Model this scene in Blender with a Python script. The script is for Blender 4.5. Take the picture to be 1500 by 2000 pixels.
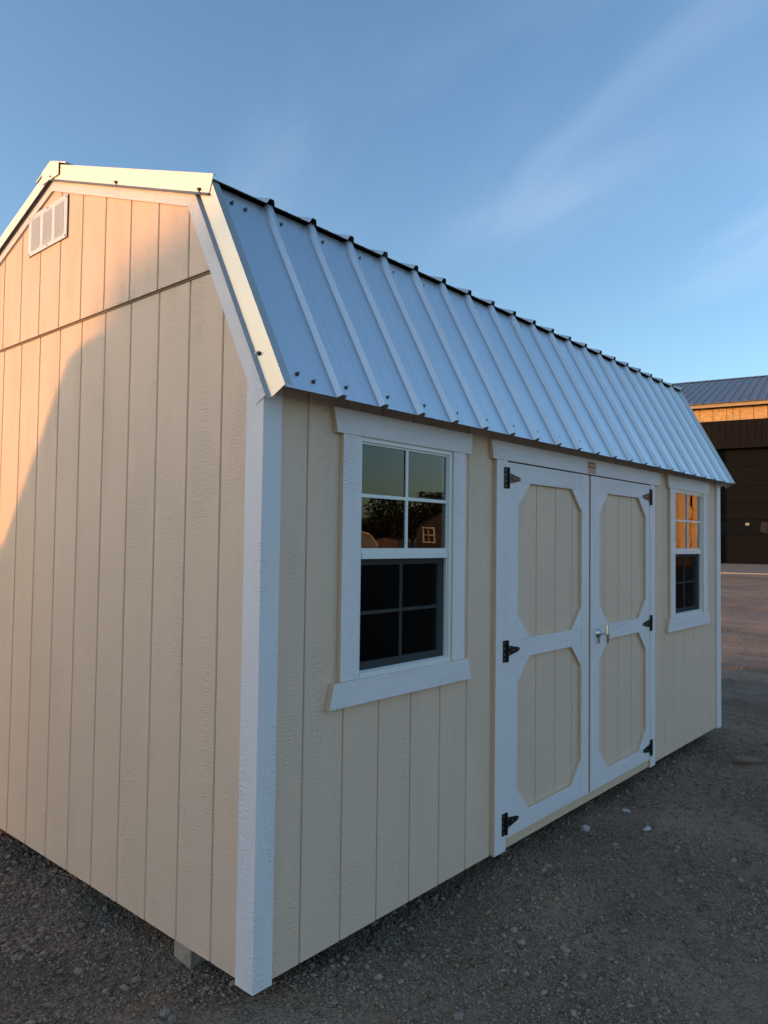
import bpy, bmesh, math, random
import numpy as np
from mathutils import Vector, Matrix

random.seed(7)
for o in list(bpy.data.objects):
    bpy.data.objects.remove(o, do_unlink=True)
SC = bpy.context.scene
COL = SC.collection
R = math.radians

# ------------------------------------------------------------------ camera
cam_d = bpy.data.cameras.new('camera')
cam = bpy.data.objects.new('camera', cam_d)
COL.objects.link(cam)
CAM = Vector((-1.53078, -1.85395, 1.42399))
yaw, pitch, roll, FPX = 0.717055, 0.038184, 0.012868, 1449.13
fw = Vector((math.cos(pitch)*math.cos(yaw), math.cos(pitch)*math.sin(yaw), math.sin(pitch)))
r0 = fw.cross(Vector((0, 0, 1))).normalized()
u0 = r0.cross(fw)
rt = math.cos(roll)*r0 + math.sin(roll)*u0
up = -math.sin(roll)*r0 + math.cos(roll)*u0
cam.matrix_world = Matrix(((rt.x, up.x, -fw.x, CAM.x), (rt.y, up.y, -fw.y, CAM.y),
                           (rt.z, up.z, -fw.z, CAM.z), (0, 0, 0, 1)))
cam_d.sensor_fit = 'VERTICAL'
cam_d.sensor_height = 36
cam_d.lens = FPX/2000*36
cam_d.clip_start = 0.05
cam_d.clip_end = 3000
SC.camera = cam
SC.render.resolution_x, SC.render.resolution_y = 768, 1024

# ------------------------------------------------------------------ sky, sun, exposure
SUN_AZ, SUN_EL = R(143), R(5.5)          # azimuth counted from +x towards +y
SDIR = Vector((math.cos(SUN_EL)*math.cos(SUN_AZ), math.cos(SUN_EL)*math.sin(SUN_AZ), math.sin(SUN_EL)))
world = bpy.data.worlds.new('World')
SC.world = world
world.use_nodes = True
wn, wl = world.node_tree.nodes, world.node_tree.links
wn.clear()
w_out = wn.new('ShaderNodeOutputWorld')
w_bg = wn.new('ShaderNodeBackground')
w_sky = wn.new('ShaderNodeTexSky')
w_sky.sky_type = 'NISHITA'
w_sky.sun_disc = False
w_sky.sun_elevation = SUN_EL
w_sky.sun_rotation = math.atan2(SDIR.x, SDIR.y)
w_sky.altitude = 200
w_sky.air_density = 1.0
w_sky.dust_density = 1.6
w_sky.ozone_density = 2.4
w_bg.inputs['Strength'].default_value = 0.15
# thin cirrus: stretched noise on a flat layer high above, lit by the same sky
w_tc = wn.new('ShaderNodeTexCoord')
w_sep = wn.new('ShaderNodeSeparateXYZ')
wl.new(w_tc.outputs['Generated'], w_sep.inputs[0])
def wmath(op, a, b=None):
    n = wn.new('ShaderNodeMath'); n.operation = op
    for i, v in enumerate((a, b)):
        if v is None: continue
        if isinstance(v, (int, float)): n.inputs[i].default_value = v
        else: wl.new(v, n.inputs[i])
    return n.outputs[0]
zc = wmath('MAXIMUM', wmath('ADD', w_sep.outputs[2], 0.12), 0.06)
cmb = wn.new('ShaderNodeCombineXYZ')
wl.new(wmath('DIVIDE', w_sep.outputs[0], zc), cmb.inputs[0])
wl.new(wmath('DIVIDE', w_sep.outputs[1], zc), cmb.inputs[1])
mp = wn.new('ShaderNodeMapping')
mp0 = wn.new('ShaderNodeMapping')
mp0.inputs['Rotation'].default_value = (0, 0, R(118))
mp.inputs['Scale'].default_value = (0.45, 1.25, 1)
mp.inputs['Location'].default_value = (8.8, 8.8, 0)
shf = wn.new('ShaderNodeMapping')
shf.inputs['Location'].default_value = (-0.267, 0.013, 0)
wl.new(cmb.outputs[0], shf.inputs[0])
wl.new(shf.outputs[0], mp0.inputs[0])
wl.new(mp0.outputs[0], mp.inputs[0])
nz = wn.new('ShaderNodeTexNoise')
nz.inputs['Scale'].default_value = 1.6
nz.inputs['Detail'].default_value = 7
nz.inputs['Roughness'].default_value = 0.5
nz.inputs['Distortion'].default_value = 0.4
wl.new(mp.outputs[0], nz.inputs['Vector'])
nz2 = wn.new('ShaderNodeTexNoise')
nz2.inputs['Scale'].default_value = 0.55
nz2.inputs['Detail'].default_value = 3
mp2 = wn.new('ShaderNodeMapping')
mp2.inputs['Location'].default_value = (0.0, 1.2, 0)
wl.new(shf.outputs[0], mp2.inputs[0])
wl.new(mp2.outputs[0], nz2.inputs['Vector'])
rp = wn.new('ShaderNodeMapRange'); rp.interpolation_type = 'SMOOTHSTEP'
rp.inputs['From Min'].default_value = 0.42; rp.inputs['From Max'].default_value = 0.78
wl.new(nz.outputs['Fac'], rp.inputs['Value'])
rp2 = wn.new('ShaderNodeMapRange'); rp2.interpolation_type = 'SMOOTHSTEP'
rp2.inputs['From Min'].default_value = 0.36; rp2.inputs['From Max'].default_value = 0.70
wl.new(nz2.outputs['Fac'], rp2.inputs['Value'])
cfac = wmath('MULTIPLY', wmath('MULTIPLY', rp.outputs[0], rp2.outputs[0]), 0.38)
mixc = wn.new('ShaderNodeMix'); mixc.data_type = 'RGBA'
wl.new(cfac, mixc.inputs[0])
wl.new(w_sky.outputs[0], mixc.inputs[6])
mixc.inputs[7].default_value = (2.0, 2.35, 2.85, 1)
wl.new(mixc.outputs[2], w_bg.inputs['Color'])
wl.new(w_bg.outputs[0], w_out.inputs['Surface'])

sun_d = bpy.data.lights.new('sun', 'SUN')
sun_d.energy = 1.15
sun_d.angle = R(0.53)
sun_d.color = (1.0, 0.43, 0.11)
sun = bpy.data.objects.new('sun', sun_d)
COL.objects.link(sun)
sun.rotation_mode = 'QUATERNION'
sun.rotation_quaternion = (-SDIR).to_track_quat('-Z', 'Y')
sun.location = (-20, 10, 12)

SC.view_settings.view_transform = 'Standard'
SC.view_settings.look = 'None'
SC.view_settings.exposure = 1.55
SC.view_settings.gamma = 1.0
SC.view_settings.use_curve_mapping = False
SC.render.engine = 'CYCLES'

# ------------------------------------------------------------------ material helpers
class NT:
    def __init__(self, name):
        self.m = bpy.data.materials.new(name)
        self.m.use_nodes = True
        self.n = self.m.node_tree.nodes
        self.l = self.m.node_tree.links
        self.b = self.n['Principled BSDF']
    def node(self, typ, **kw):
        x = self.n.new(typ)
        for k, v in kw.items():
            if k in x.inputs.keys():
                if hasattr(v, 'is_output'): self.l.new(v, x.inputs[k])
                else: x.inputs[k].default_value = v
            else: setattr(x, k, v)
        return x
    def math(self, op, a, b=None, c=None, clamp=False):
        x = self.n.new('ShaderNodeMath'); x.operation = op; x.use_clamp = clamp
        for i, v in enumerate((a, b, c)):
            if v is None: continue
            if isinstance(v, (int, float)): x.inputs[i].default_value = v
            else: self.l.new(v, x.inputs[i])
        return x.outputs[0]
    def noise(self, vec, scale, detail=4, rough=0.55, dist=0.0):
        x = self.node('ShaderNodeTexNoise', Scale=scale, Detail=detail, Roughness=rough, Distortion=dist)
        if vec is not None: self.l.new(vec, x.inputs['Vector'])
        return x.outputs['Fac']
    def ramp(self, fac, a, b, c0=0.0, c1=1.0):
        x = self.node('ShaderNodeMapRange'); x.interpolation_type = 'SMOOTHSTEP'
        self.l.new(fac, x.inputs['Value'])
        x.inputs['From Min'].default_value = a; x.inputs['From Max'].default_value = b
        x.inputs['To Min'].default_value = c0; x.inputs['To Max'].default_value = c1
        return x.outputs[0]
    def mix(self, fac, a, b):
        x = self.node('ShaderNodeMix', data_type='RGBA')
        if isinstance(fac, (int, float)): x.inputs[0].default_value = fac
        else: self.l.new(fac, x.inputs[0])
        for i, v in ((6, a), (7, b)):
            if isinstance(v, tuple): x.inputs[i].default_value = (*v[:3], 1)
            else: self.l.new(v, x.inputs[i])
        return x.outputs[2]
    def set(self, key, v):
        if isinstance(v, tuple): self.b.inputs[key].default_value = (*v[:3], 1)
        elif isinstance(v, (int, float)): self.b.inputs[key].default_value = v
        else: self.l.new(v, self.b.inputs[key])
    def bump(self, height, strength=0.5, dist=0.002):
        x = self.node('ShaderNodeBump')
        x.inputs['Strength'].default_value = strength
        x.inputs['Distance'].default_value = dist
        self.l.new(height, x.inputs['Height'])
        self.l.new(x.outputs[0], self.b.inputs['Normal'])
    def pos(self):
        return self.node('ShaderNodeNewGeometry').outputs['Position']
    def rnd(self):
        return self.node('ShaderNodeObjectInfo').outputs['Random']

def embossed_paint(name, col, along='Z', rough=0.5, amp=1.0, dirt=0.08):
    """painted engineered siding: pressed wood grain running along one axis, rows of cross ripples, fine stipple"""
    t = NT(name)
    sep = t.node('ShaderNodeSeparateXYZ'); t.l.new(t.pos(), sep.inputs[0])
    rn = t.rnd()
    x, y, z = sep.outputs[0], sep.outputs[1], sep.outputs[2]
    across, length = (t.math('ADD', x, y), z) if along == 'Z' else (z, t.math('ADD', x, y))
    length = t.math('ADD', length, t.math('MULTIPLY', rn, 37.0))
    def vec(sa, sl):
        c = t.node('ShaderNodeCombineXYZ')
        t.l.new(t.math('MULTIPLY', across, sa), c.inputs[0])
        t.l.new(t.math('MULTIPLY', length, sl), c.inputs[1])
        return c.outputs[0]
    grain = t.noise(vec(95, 5.5), 1.0, 4, 0.6, 1.2)
    # cathedral figure: contour lines of a slow field
    fig = t.noise(vec(9, 1.1), 1.0, 2, 0.5, 0.8)
    rings = t.math('PINGPONG', t.math('MULTIPLY', fig, 26.0), 0.5)
    # short cross ripples in patches, fine stipple
    rip = t.ramp(t.noise(vec(34, 150), 1.0, 2, 0.5, 0.2), 0.44, 0.68)
    rip_m = t.ramp(t.noise(vec(11, 1.6), 1.0, 2, 0.5), 0.46, 0.62)
    stip = t.noise(vec(185, 140), 1.0, 3, 0.65)
    h = t.math('ADD', t.math('MULTIPLY', grain, 0.55), t.math('MULTIPLY', t.math('MULTIPLY', rip, rip_m), 0.55))
    h = t.math('ADD', h, t.math('MULTIPLY', t.math('MULTIPLY', rings, t.ramp(t.noise(vec(6, .5), 1.0, 1), 0.54, 0.64)), 0.45))
    h = t.math('ADD', h, t.math('MULTIPLY', stip, 0.75))
    t.bump(h, 0.62*amp, 0.0052)
    blot = t.ramp(t.noise(vec(2.2, 1.2), 1.0, 4, 0.6), 0.35, 0.75)
    c = t.mix(t.math('MULTIPLY', blot, dirt), col, tuple(v*0.72 for v in col))
    c = t.mix(t.math('MULTIPLY', rn, 0.05), c, tuple(v*0.8 for v in col))
    spk = t.ramp(t.noise(vec(55, 48), 1.0, 1), 0.76, 0.80)
    c = t.mix(t.math('MULTIPLY', spk, 0.35), c, tuple(v*0.45 for v in col))
    t.set('Base Color', c)
    t.set('Roughness', t.math('ADD', t.math('MULTIPLY', stip, 0.22), rough-0.1))
    t.b.inputs['Specular IOR Level'].default_value = 0.45
    return t.m

def plain(name, col, rough=0.6, metal=0.0, var=0.12, scale=12.0, bump=0.0, bscale=60.0, spec=0.5):
    t = NT(name)
    t.b.inputs['Specular IOR Level'].default_value = spec
    p = t.pos()
    f = t.noise(p, scale, 4, 0.6)
    t.set('Base Color', t.mix(t.math('MULTIPLY', f, var*2), col, tuple(v*0.55 for v in col)))
    t.set('Roughness', t.math('ADD', t.math('MULTIPLY', f, 0.2), rough-0.1))
    t.b.inputs['Metallic'].default_value = metal
    if bump: t.bump(t.noise(p, bscale, 4, 0.6), bump, 0.003)
    return t.m

CREAM = (0.795, 0.588, 0.445)
WHITE = (0.83, 0.785, 0.815)
M = {}
M['cream'] = embossed_paint('cream_embossed_siding', CREAM, 'Z', 0.48)
M['cream_edge'] = plain('cream_edge_paint', (0.78, 0.565, 0.39), 0.55, var=0.2, scale=30)
M['white_v'] = embossed_paint('white_trim_upright_grain', WHITE, 'Z', 0.5, 1.0, 0.05)
M['white_h'] = embossed_paint('white_trim_level_grain', WHITE, 'X', 0.5, 1.25, 0.05)
M['flash'] = plain('shaded_flashing', (0.16, 0.115, 0.075), 0.6)
M['vinyl'] = plain('white_vinyl', (0.76, 0.78, 0.78), 0.35, var=0.04)
M['wood'] = plain('raw_framing_wood', (0.30, 0.20, 0.115), 0.8, var=0.3, scale=9, bump=0.3)
M['black'] = plain('black_hinge_paint', (0.010, 0.0095, 0.0095), 0.5, metal=0.0, var=0.2, spec=0.2)
M['hinge_reflection'] = plain('brown_hinge_reflection', (0.075, 0.026, 0.014), 0.45, var=0.3, scale=60, spec=0.3)  # brown reflection on the top hinge straps, put into their colour
M['chrome'] = plain('chrome', (0.72, 0.72, 0.72), 0.14, metal=1.0, var=0.03)
M['screw'] = plain('zinc_screw', (0.30, 0.30, 0.30), 0.38, metal=0.9, var=0.1)
M['rubber'] = plain('black_rubber', (0.02, 0.02, 0.02), 0.8)
M['dark_in'] = plain('dark_interior', (0.06, 0.045, 0.035), 0.85, var=0.3)

def galvalume():
    t = NT('galvalume_steel')
    p = t.pos()
    sp = t.noise(p, 220, 2, 0.5)
    big = t.noise(p, 3.0, 3, 0.6)
    t.set('Base Color', t.mix(big, (0.70, 0.72, 0.74), (0.62, 0.64, 0.665)))
    t.set('Metallic', 1.0)
    t.set('Roughness', t.math('ADD', t.math('MULTIPLY', sp, 0.10), t.math('ADD', t.math('MULTIPLY', big, 0.08), 0.30)))
    h = t.math('ADD', t.math('MULTIPLY', sp, 0.12), t.noise(p, 5.0, 2, 0.5))
    t.bump(h, 0.10, 0.004)
    return t.m
M['steel'] = galvalume()
def trim_steel():
    t = NT('brushed_trim_steel')
    p = t.pos()
    sp = t.noise(p, 180, 2, 0.5)
    t.set('Base Color', t.mix(t.noise(p, 6, 3, 0.6), (0.55, 0.52, 0.475), (0.50, 0.472, 0.43)))
    t.set('Metallic', 1.0)
    t.set('Roughness', t.math('ADD', t.math('MULTIPLY', sp, 0.12), 0.42))
    t.bump(t.noise(p, 7, 2, 0.5), 0.05, 0.004)
    return t.m
M['trim_steel'] = trim_steel()

def glazing():
    """double glazing: reflection of four surfaces, rest clear"""
    t = NT('double_glazing')
    fr = t.node('ShaderNodeFresnel', IOR=1.5).outputs[0]
    tot = t.math('DIVIDE', t.math('MULTIPLY', fr, 4.0), t.math('ADD', t.math('MULTIPLY', fr, 3.0), 1.0))
    tot = t.math('MULTIPLY', t.math('POWER', tot, 1.9), 1.5)
    gl = t.node('ShaderNodeBsdfGlossy', Roughness=0.0)
    gl.inputs['Color'].default_value = (0.95, 0.95, 0.95, 1)
    bp = t.node('ShaderNodeBump'); bp.inputs['Strength'].default_value = 0.05; bp.inputs['Distance'].default_value = 0.01
    t.l.new(t.noise(t.pos(), 4.0, 1, 0.4), bp.inputs['Height'])
    t.l.new(bp.outputs[0], gl.inputs['Normal'])
    tr = t.node('ShaderNodeBsdfTransparent')
    tr.inputs['Color'].default_value = (0.80, 0.84, 0.83, 1)
    mx = t.node('ShaderNodeMixShader')
    t.l.new(tot, mx.inputs[0]); t.l.new(tr.outputs[0], mx.inputs[1]); t.l.new(gl.outputs[0], mx.inputs[2])
    t.l.new(mx.outputs[0], t.n['Material Output'].inputs['Surface'])
    t.n.remove(t.b)
    return t.m
M['glass'] = glazing()
def insect_screen():
    t = NT('insect_screen')
    t.set('Base Color', (0.006, 0.006, 0.006)); t.set('Roughness', 0.9); t.b.inputs['Specular IOR Level'].default_value = 0.0
    tr = t.node('ShaderNodeBsdfTransparent')
    mx = t.node('ShaderNodeMixShader'); mx.inputs[0].default_value = 0.48
    t.l.new(tr.outputs[0], mx.inputs[1]); t.l.new(t.b.outputs[0], mx.inputs[2])
    t.l.new(mx.outputs[0], t.n['Material Output'].inputs['Surface'])
    return t.m
M['screen'] = insect_screen()

def osb():
    t = NT('oriented_strand_board')
    p = t.pos()
    v = t.node('ShaderNodeTexVoronoi', Scale=9.0)
    mpn = t.node('ShaderNodeMapping'); mpn.inputs['Scale'].default_value = (1, 1, 2.2)
    mpn.inputs['Rotation'].default_value = (0.4, 0.2, 0.5)
    t.l.new(p, mpn.inputs[0]); t.l.new(mpn.outputs[0], v.inputs['Vector'])
    bw = t.node('ShaderNodeRGBToBW'); t.l.new(v.outputs['Color'], bw.inputs[0])
    n = t.noise(p, 16, 5, 0.65)
    c = t.mix(bw.outputs[0], (0.74, 0.46, 0.20), (0.52, 0.28, 0.105))
    c = t.mix(t.ramp(n, 0.56, 0.68), c, (0.30, 0.15, 0.055))
    c = t.mix(t.math('MULTIPLY', t.rnd(), 0.25), c, (0.62, 0.40, 0.19))
    t.set('Base Color', c); t.set('Roughness', 0.75)
    t.bump(n, 0.3, 0.004)
    return t.m
M['osb'] = osb()
M['pine'] = plain('pine_fascia', (0.52, 0.36, 0.19), 0.7, var=0.25, scale=5)
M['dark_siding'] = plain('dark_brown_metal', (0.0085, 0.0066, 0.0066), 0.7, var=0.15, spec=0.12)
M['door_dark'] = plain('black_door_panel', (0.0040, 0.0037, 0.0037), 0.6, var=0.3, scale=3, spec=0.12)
M['grey_roof'] = plain('weathered_grey_steel', (0.165, 0.175, 0.20), 0.5, metal=0.35, var=0.2, scale=3)
M['concrete'] = plain('concrete', (0.27, 0.25, 0.225), 0.85, var=0.25, scale=4, bump=0.3)
M['paper'] = plain('pale_paper', (0.34, 0.33, 0.27), 0.6, var=0.1)

def wood_end():
    t = NT('weathered_timber')
    p = t.pos()
    sep = t.node('ShaderNodeSeparateXYZ'); t.l.new(p, sep.inputs[0])
    dy = t.math('SUBTRACT', sep.outputs[1], 0.47); dz = t.math('ADD', sep.outputs[2], 0.20)
    rr = t.math('SQRT', t.math('ADD', t.math('MULTIPLY', dy, dy), t.math('MULTIPLY', dz, dz)))
    ring = t.math('PINGPONG', t.math('ADD', t.math('MULTIPLY', rr, 150.0), t.math('MULTIPLY', t.noise(p, 18, 3), 1.2)), 0.5)
    c = t.mix(ring, (0.34, 0.285, 0.23), (0.56, 0.48, 0.40))
    c = t.mix(t.ramp(t.noise(p, 30, 4), 0.5, 0.7), c, (0.22, 0.18, 0.145))
    t.set('Base Color', c); t.set('Roughness', 0.9)
    t.bump(t.math('ADD', ring, t.noise(p, 120, 3)), 0.5, 0.004)
    return t.m
M['timber'] = wood_end()

def ground_mat():
    t = NT('gravel_ground')
    p = t.pos()
    big = t.ramp(t.noise(p, 1.1, 5, 0.62), 0.34, 0.66)
    mid = t.noise(p, 9, 5, 0.65)
    v = t.node('ShaderNodeTexVoronoi', Scale=70.0); t.l.new(p, v.inputs['Vector'])
    v2 = t.node('ShaderNodeTexVoronoi', Scale=150.0); t.l.new(p, v2.inputs['Vector'])
    bw = t.node('ShaderNodeRGBToBW'); t.l.new(v.outputs['Color'], bw.inputs[0])
    c = t.mix(big, (0.172, 0.114, 0.078), (0.375, 0.262, 0.182))
    c = t.mix(t.math('MULTIPLY', t.ramp(bw.outputs[0], 0.2, 0.9), 0.55), c, (0.41, 0.288, 0.205))
    c = t.mix(t.math('MULTIPLY', t.ramp(mid, 0.5, 0.75), 0.45), c, (0.115, 0.083, 0.060))
    # drive, paler in streaks towards the big building
    sep = t.node('ShaderNodeSeparateXYZ'); t.l.new(p, sep.inputs[0])
    mpn = t.node('ShaderNodeMapping'); mpn.inputs['Scale'].default_value = (2.4, 0.10, 1)
    mpn.inputs['Rotation'].default_value = (0, 0, R(-8))
    t.l.new(p, mpn.inputs[0])
    tracks = t.noise(mpn.outputs[0], 1.0, 5, 0.7)
    far = t.ramp(sep.outputs[0], 4.5, 11.0)
    c = t.mix(t.math('MULTIPLY', far, t.ramp(tracks, 0.36, 0.66, 0.0, 0.95)), c, (0.39, 0.33, 0.285))
    t.set('Base Color', c); t.set('Roughness', 0.95)
    t.b.inputs['Specular IOR Level'].default_value = 0.2
    h = t.math('ADD', t.math('MULTIPLY', v.outputs['Distance'], -0.9), t.math('MULTIPLY', v2.outputs['Distance'], -0.5))
    h = t.math('ADD', h, t.math('MULTIPLY', mid, 0.8))
    t.bump(h, 1.0, 0.018)
    return t.m
M['ground'] = ground_mat()
def pebble_mat():
    t = NT('pebbles')
    g = t.node('ShaderNodeNewGeometry')
    rn = g.outputs['Random Per Island']
    c = t.mix(rn, (0.150, 0.103, 0.072), (0.475, 0.34, 0.245))
    c = t.mix(t.ramp(rn, 0.93, 0.97), c, (0.29, 0.22, 0.16))
    c = t.mix(t.math('MULTIPLY', t.noise(g.outputs['Position'], 140, 3), 0.35), c, (0.10, 0.09, 0.08))
    t.set('Base Color', c); t.set('Roughness', 0.9)
    t.b.inputs['Specular IOR Level'].default_value = 0.25
    return t.m
M['pebble'] = pebble_mat()

# ------------------------------------------------------------------ object helpers
def tag(o, label=None, cat=None, group=None, kind=None):
    if label: o['label'] = label
    if cat: o['category'] = cat
    if group: o['group'] = group
    if kind: o['kind'] = kind
    return o
def thing(name, label, cat, loc=(0, 0, 0), rz=0.0, group=None):
    o = bpy.data.objects.new(name, None)
    o.empty_display_size = 0.3
    COL.objects.link(o)
    o.location = loc; o.rotation_euler = (0, 0, rz)
    return tag(o, label, cat, group)
def link(name, me, parent=None, loc=None):
    o = bpy.data.objects.new(name, me)
    COL.objects.link(o)
    if loc is not None: o.location = loc
    if parent is not None: o.parent = parent
    return o
class MB:
    """collects shapes for ONE mesh object"""
    def __init__(self): self.v = []; self.f = []; self.mi = []
    def add(self, vs, fs, mi=0):
        k = len(self.v); self.v += [tuple(q) for q in vs]
        for i, q in enumerate(fs):
            self.f.append([k+j for j in q]); self.mi.append(mi[i] if isinstance(mi, (list, tuple)) else mi)
        return self
    def box(self, x0, x1, y0, y1, z0, z1, mi=0):
        vs = [(x, y, z) for z in (z0, z1) for y in (y0, y1) for x in (x0, x1)]
        # faces: -z +z -y +y -x +x
        return self.add(vs, [(0, 2, 3, 1), (4, 5, 7, 6), (0, 1, 5, 4), (2, 6, 7, 3), (0, 4, 6, 2), (1, 3, 7, 5)], mi)
    def prism(self, pts, a0, a1, axis=1, mi=0, cap_mi=None):
        """polygon extruded along axis; pts are the two other coordinates"""
        n = len(pts)
        def P(q, a):
            return ((a, q[0], q[1]), (q[0], a, q[1]), (q[0], q[1], a))[axis]
        vs = [P(q, a0) for q in pts] + [P(q, a1) for q in pts]
        fs = [tuple(range(n)), tuple(range(2*n-1, n-1, -1))] + [(i, i+n, (i+1) % n+n, (i+1) % n) for i in range(n)]
        cm = mi if cap_mi is None else cap_mi
        return self.add(vs, fs, [cm, cm]+[mi]*n)
    def cyl(self, c, axis, r, l, n=10, r2=None, mi=0):
        a = Vector(axis).normalized()
        b = a.cross(Vector((0, 0, 1)) if abs(a.z) < .9 else Vector((1, 0, 0))).normalized(); d = a.cross(b)
        c = Vector(c); r2 = r if r2 is None else r2
        vs = [c+(b*math.cos(t)+d*math.sin(t))*r for t in [2*math.pi*i/n for i in range(n)]]
        vs += [c+a*l+(b*math.cos(t)+d*math.sin(t))*r2 for t in [2*math.pi*i/n for i in range(n)]]
        return self.add(vs, [tuple(range(n)), tuple(range(2*n-1, n-1, -1))]+[(i, i+n, (i+1) % n+n, (i+1) % n) for i in range(n)], mi)
    def mesh(self, name, mats, smooth=False, bevel=0.0, doubles=False):
        me = bpy.data.meshes.new(name)
        me.from_pydata(self.v, [], self.f)
        for m in (mats if isinstance(mats, (list, tuple)) else [mats]): me.materials.append(M[m] if isinstance(m, str) else m)
        me.polygons.foreach_set('material_index', self.mi)
        bm = bmesh.new(); bm.from_mesh(me)
        if doubles: bmesh.ops.remove_doubles(bm, verts=bm.verts, dist=1e-5)
        bmesh.ops.recalc_face_normals(bm, faces=bm.faces)
        if bevel:
            es = [e for e in bm.edges if len(e.link_faces) == 2 and e.calc_face_angle(0) > 0.5]
            bmesh.ops.bevel(bm, geom=es, offset=bevel, segments=1, affect='EDGES', profile=0.5)
        bm.to_mesh(me); bm.free()
        if smooth: me.polygons.foreach_set('use_smooth', [True]*len(me.polygons))
        me.update()
        return me
    def build(self, name, mats, parent=None, loc=None, **kw):
        return link(name, self.mesh(name, mats, **kw), parent, loc)

# ------------------------------------------------------------------ ground
GB = -0.090
def hash2(ix, iy, s):
    h = (ix.astype(np.int64)*374761393 + iy.astype(np.int64)*668265263 + s*982451653) & 0xffffffff
    h = ((h ^ (h >> 13))*1274126177) & 0xffffffff
    return ((h ^ (h >> 16)) & 0xffff)/65535.0
def vnoise(x, y, s=0):
    ix, iy = np.floor(x), np.floor(y); fx, fy = x-ix, y-iy
    fx, fy = fx*fx*(3-2*fx), fy*fy*(3-2*fy)
    a, b = hash2(ix, iy, s), hash2(ix+1, iy, s); c, d = hash2(ix, iy+1, s), hash2(ix+1, iy+1, s)
    return (a*(1-fx)+b*fx)*(1-fy)+(c*(1-fx)+d*fx)*fy - 0.5
def sstep(t): t = np.clip(t, 0, 1); return t*t*(3-2*t)
def height(x, y):
    x, y = np.asarray(x, float), np.asarray(y, float)
    z = GB + 0.58*sstep((x-4.0)/22.0) - 1.1*sstep((-y-14)/24.0)*sstep((x-8)/10.0)
    near = np.exp(-((x-1.5)**2+(y-0)**2)/120.0)
    z = z + near*(0.040*vnoise(x*0.9, y*0.9, 1) + 0.032*vnoise(x*2.7, y*2.7, 2) + 0.020*vnoise(x*8, y*8, 3) + 0.008*vnoise(x*21, y*21, 4))
    # loose ridges left by a machine in front of the gable
    q = x*0.45+y*0.9
    amp = np.exp(-((x+0.6)/0.75)**2)*sstep((y+0.7)/0.5)*sstep((3.6-y)/0.8)
    z = z + amp*0.032*np.sin(q*11+4*vnoise(x*1.6, y*1.6, 6))
    # low drift of loose gravel along the long side
    z = z + 0.030*np.exp(-((y+0.30-0.05*np.sin(x*2.1))/0.16)**2)*sstep((x-0.5)/0.6)*sstep((3.6-x)/1.0)
    for t0 in (-0.95, -2.45):
        z = z - 0.022*np.exp(-((y-t0+0.12*x+0.05*np.sin(x*1.3))/0.14)**2)*sstep((x-0.6)/1.5)*sstep((9-x)/3)
    # wheel tracks crossing the drive towards the large building
    z = z + 0.02*sstep((x-5)/3)*np.sin(x*2.6+1.5*vnoise(x*.3, y*.3, 8))*np.exp(-((x-13)/9.0)**2)
    return z
def H(x, y): return float(height(np.array([x]), np.array([y]))[0])
gx = np.unique(np.concatenate([np.array([-900, -500, -250, -120, -60, -30, -15, -8.]), np.arange(-5, 7, 0.045), np.arange(7, 30, 0.25), np.array([34, 45, 60, 90, 150, 300, 600, 1200.])]))
gy = np.unique(np.concatenate([np.array([-1200, -600, -300, -150, -90, -60, -45, -35, -28, -22, -18, -14, -10, -7.5]), np.arange(-5, 5, 0.045), np.arange(5, 14, 0.4), np.array([18, 26, 40, 70, 150, 300, 600, 1200.])]))
XX, YY = np.meshgrid(gx, gy)
ZZ = height(XX, YY)
nx, ny = len(gx), len(gy)
me = bpy.data.meshes.new('ground')
co = np.stack([XX, YY, ZZ], -1).reshape(-1, 3)
idx = np.arange(nx*ny).reshape(ny, nx)
quads = np.stack([idx[:-1, :-1], idx[:-1, 1:], idx[1:, 1:], idx[1:, :-1]], -1).reshape(-1, 4)
def np_mesh(me, co, faces):
    k = faces.shape[1]
    me.vertices.add(len(co)); me.vertices.foreach_set('co', co.astype(np.float32).ravel())
    me.loops.add(faces.size); me.loops.foreach_set('vertex_index', faces.astype(np.int32).ravel())
    me.polygons.add(len(faces)); me.polygons.foreach_set('loop_start', np.arange(0, faces.size, k, dtype=np.int32))
    me.update(calc_edges=True); me.validate()
np_mesh(me, co, quads)
me.polygons.foreach_set('use_smooth', [True]*len(me.polygons))
me.materials.append(M['ground'])
tag(link('ground', me), 'dark grey compacted gravel yard around the shed', kind='structure')

# loose gravel: tens of thousands of small stones, one object
rng = np.random.default_rng(3)
PV = np.array([(1, 0, 0), (-1, 0, 0), (0, 1, 0), (0, -1, 0), (0, 0, 1), (0, 0, -1),
               (.62, .62, .5), (-.62, .62, .5), (-.62, -.62, .5), (.62, -.62, .5)], float)
PF = np.array([(4, 0, 6), (4, 6, 2), (4, 2, 7), (4, 7, 1), (4, 1, 8), (4, 8, 3), (4, 3, 9), (4, 9, 0),
               (5, 6, 0), (5, 2, 6), (5, 7, 2), (5, 1, 7), (5, 8, 1), (5, 3, 8), (5, 9, 3), (5, 0, 9)])
PV8 = PV[:6]
PF8 = np.array([(4, 0, 2), (4, 2, 1), (4, 1, 3), (4, 3, 0), (5, 2, 0), (5, 1, 2), (5, 3, 1), (5, 0, 3)])
def in_view(px, py, m):
    d = np.stack([px-CAM.x, py-CAM.y, np.full_like(px, GB-CAM.z)], -1)
    w = d@np.array(fw); a = d@np.array(rt)/np.maximum(w, .05)*FPX; b = -(d@np.array(up))/np.maximum(w, .05)*FPX
    return (w > .3) & (np.abs(a) < 750+m) & (b < 1000+m)
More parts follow.
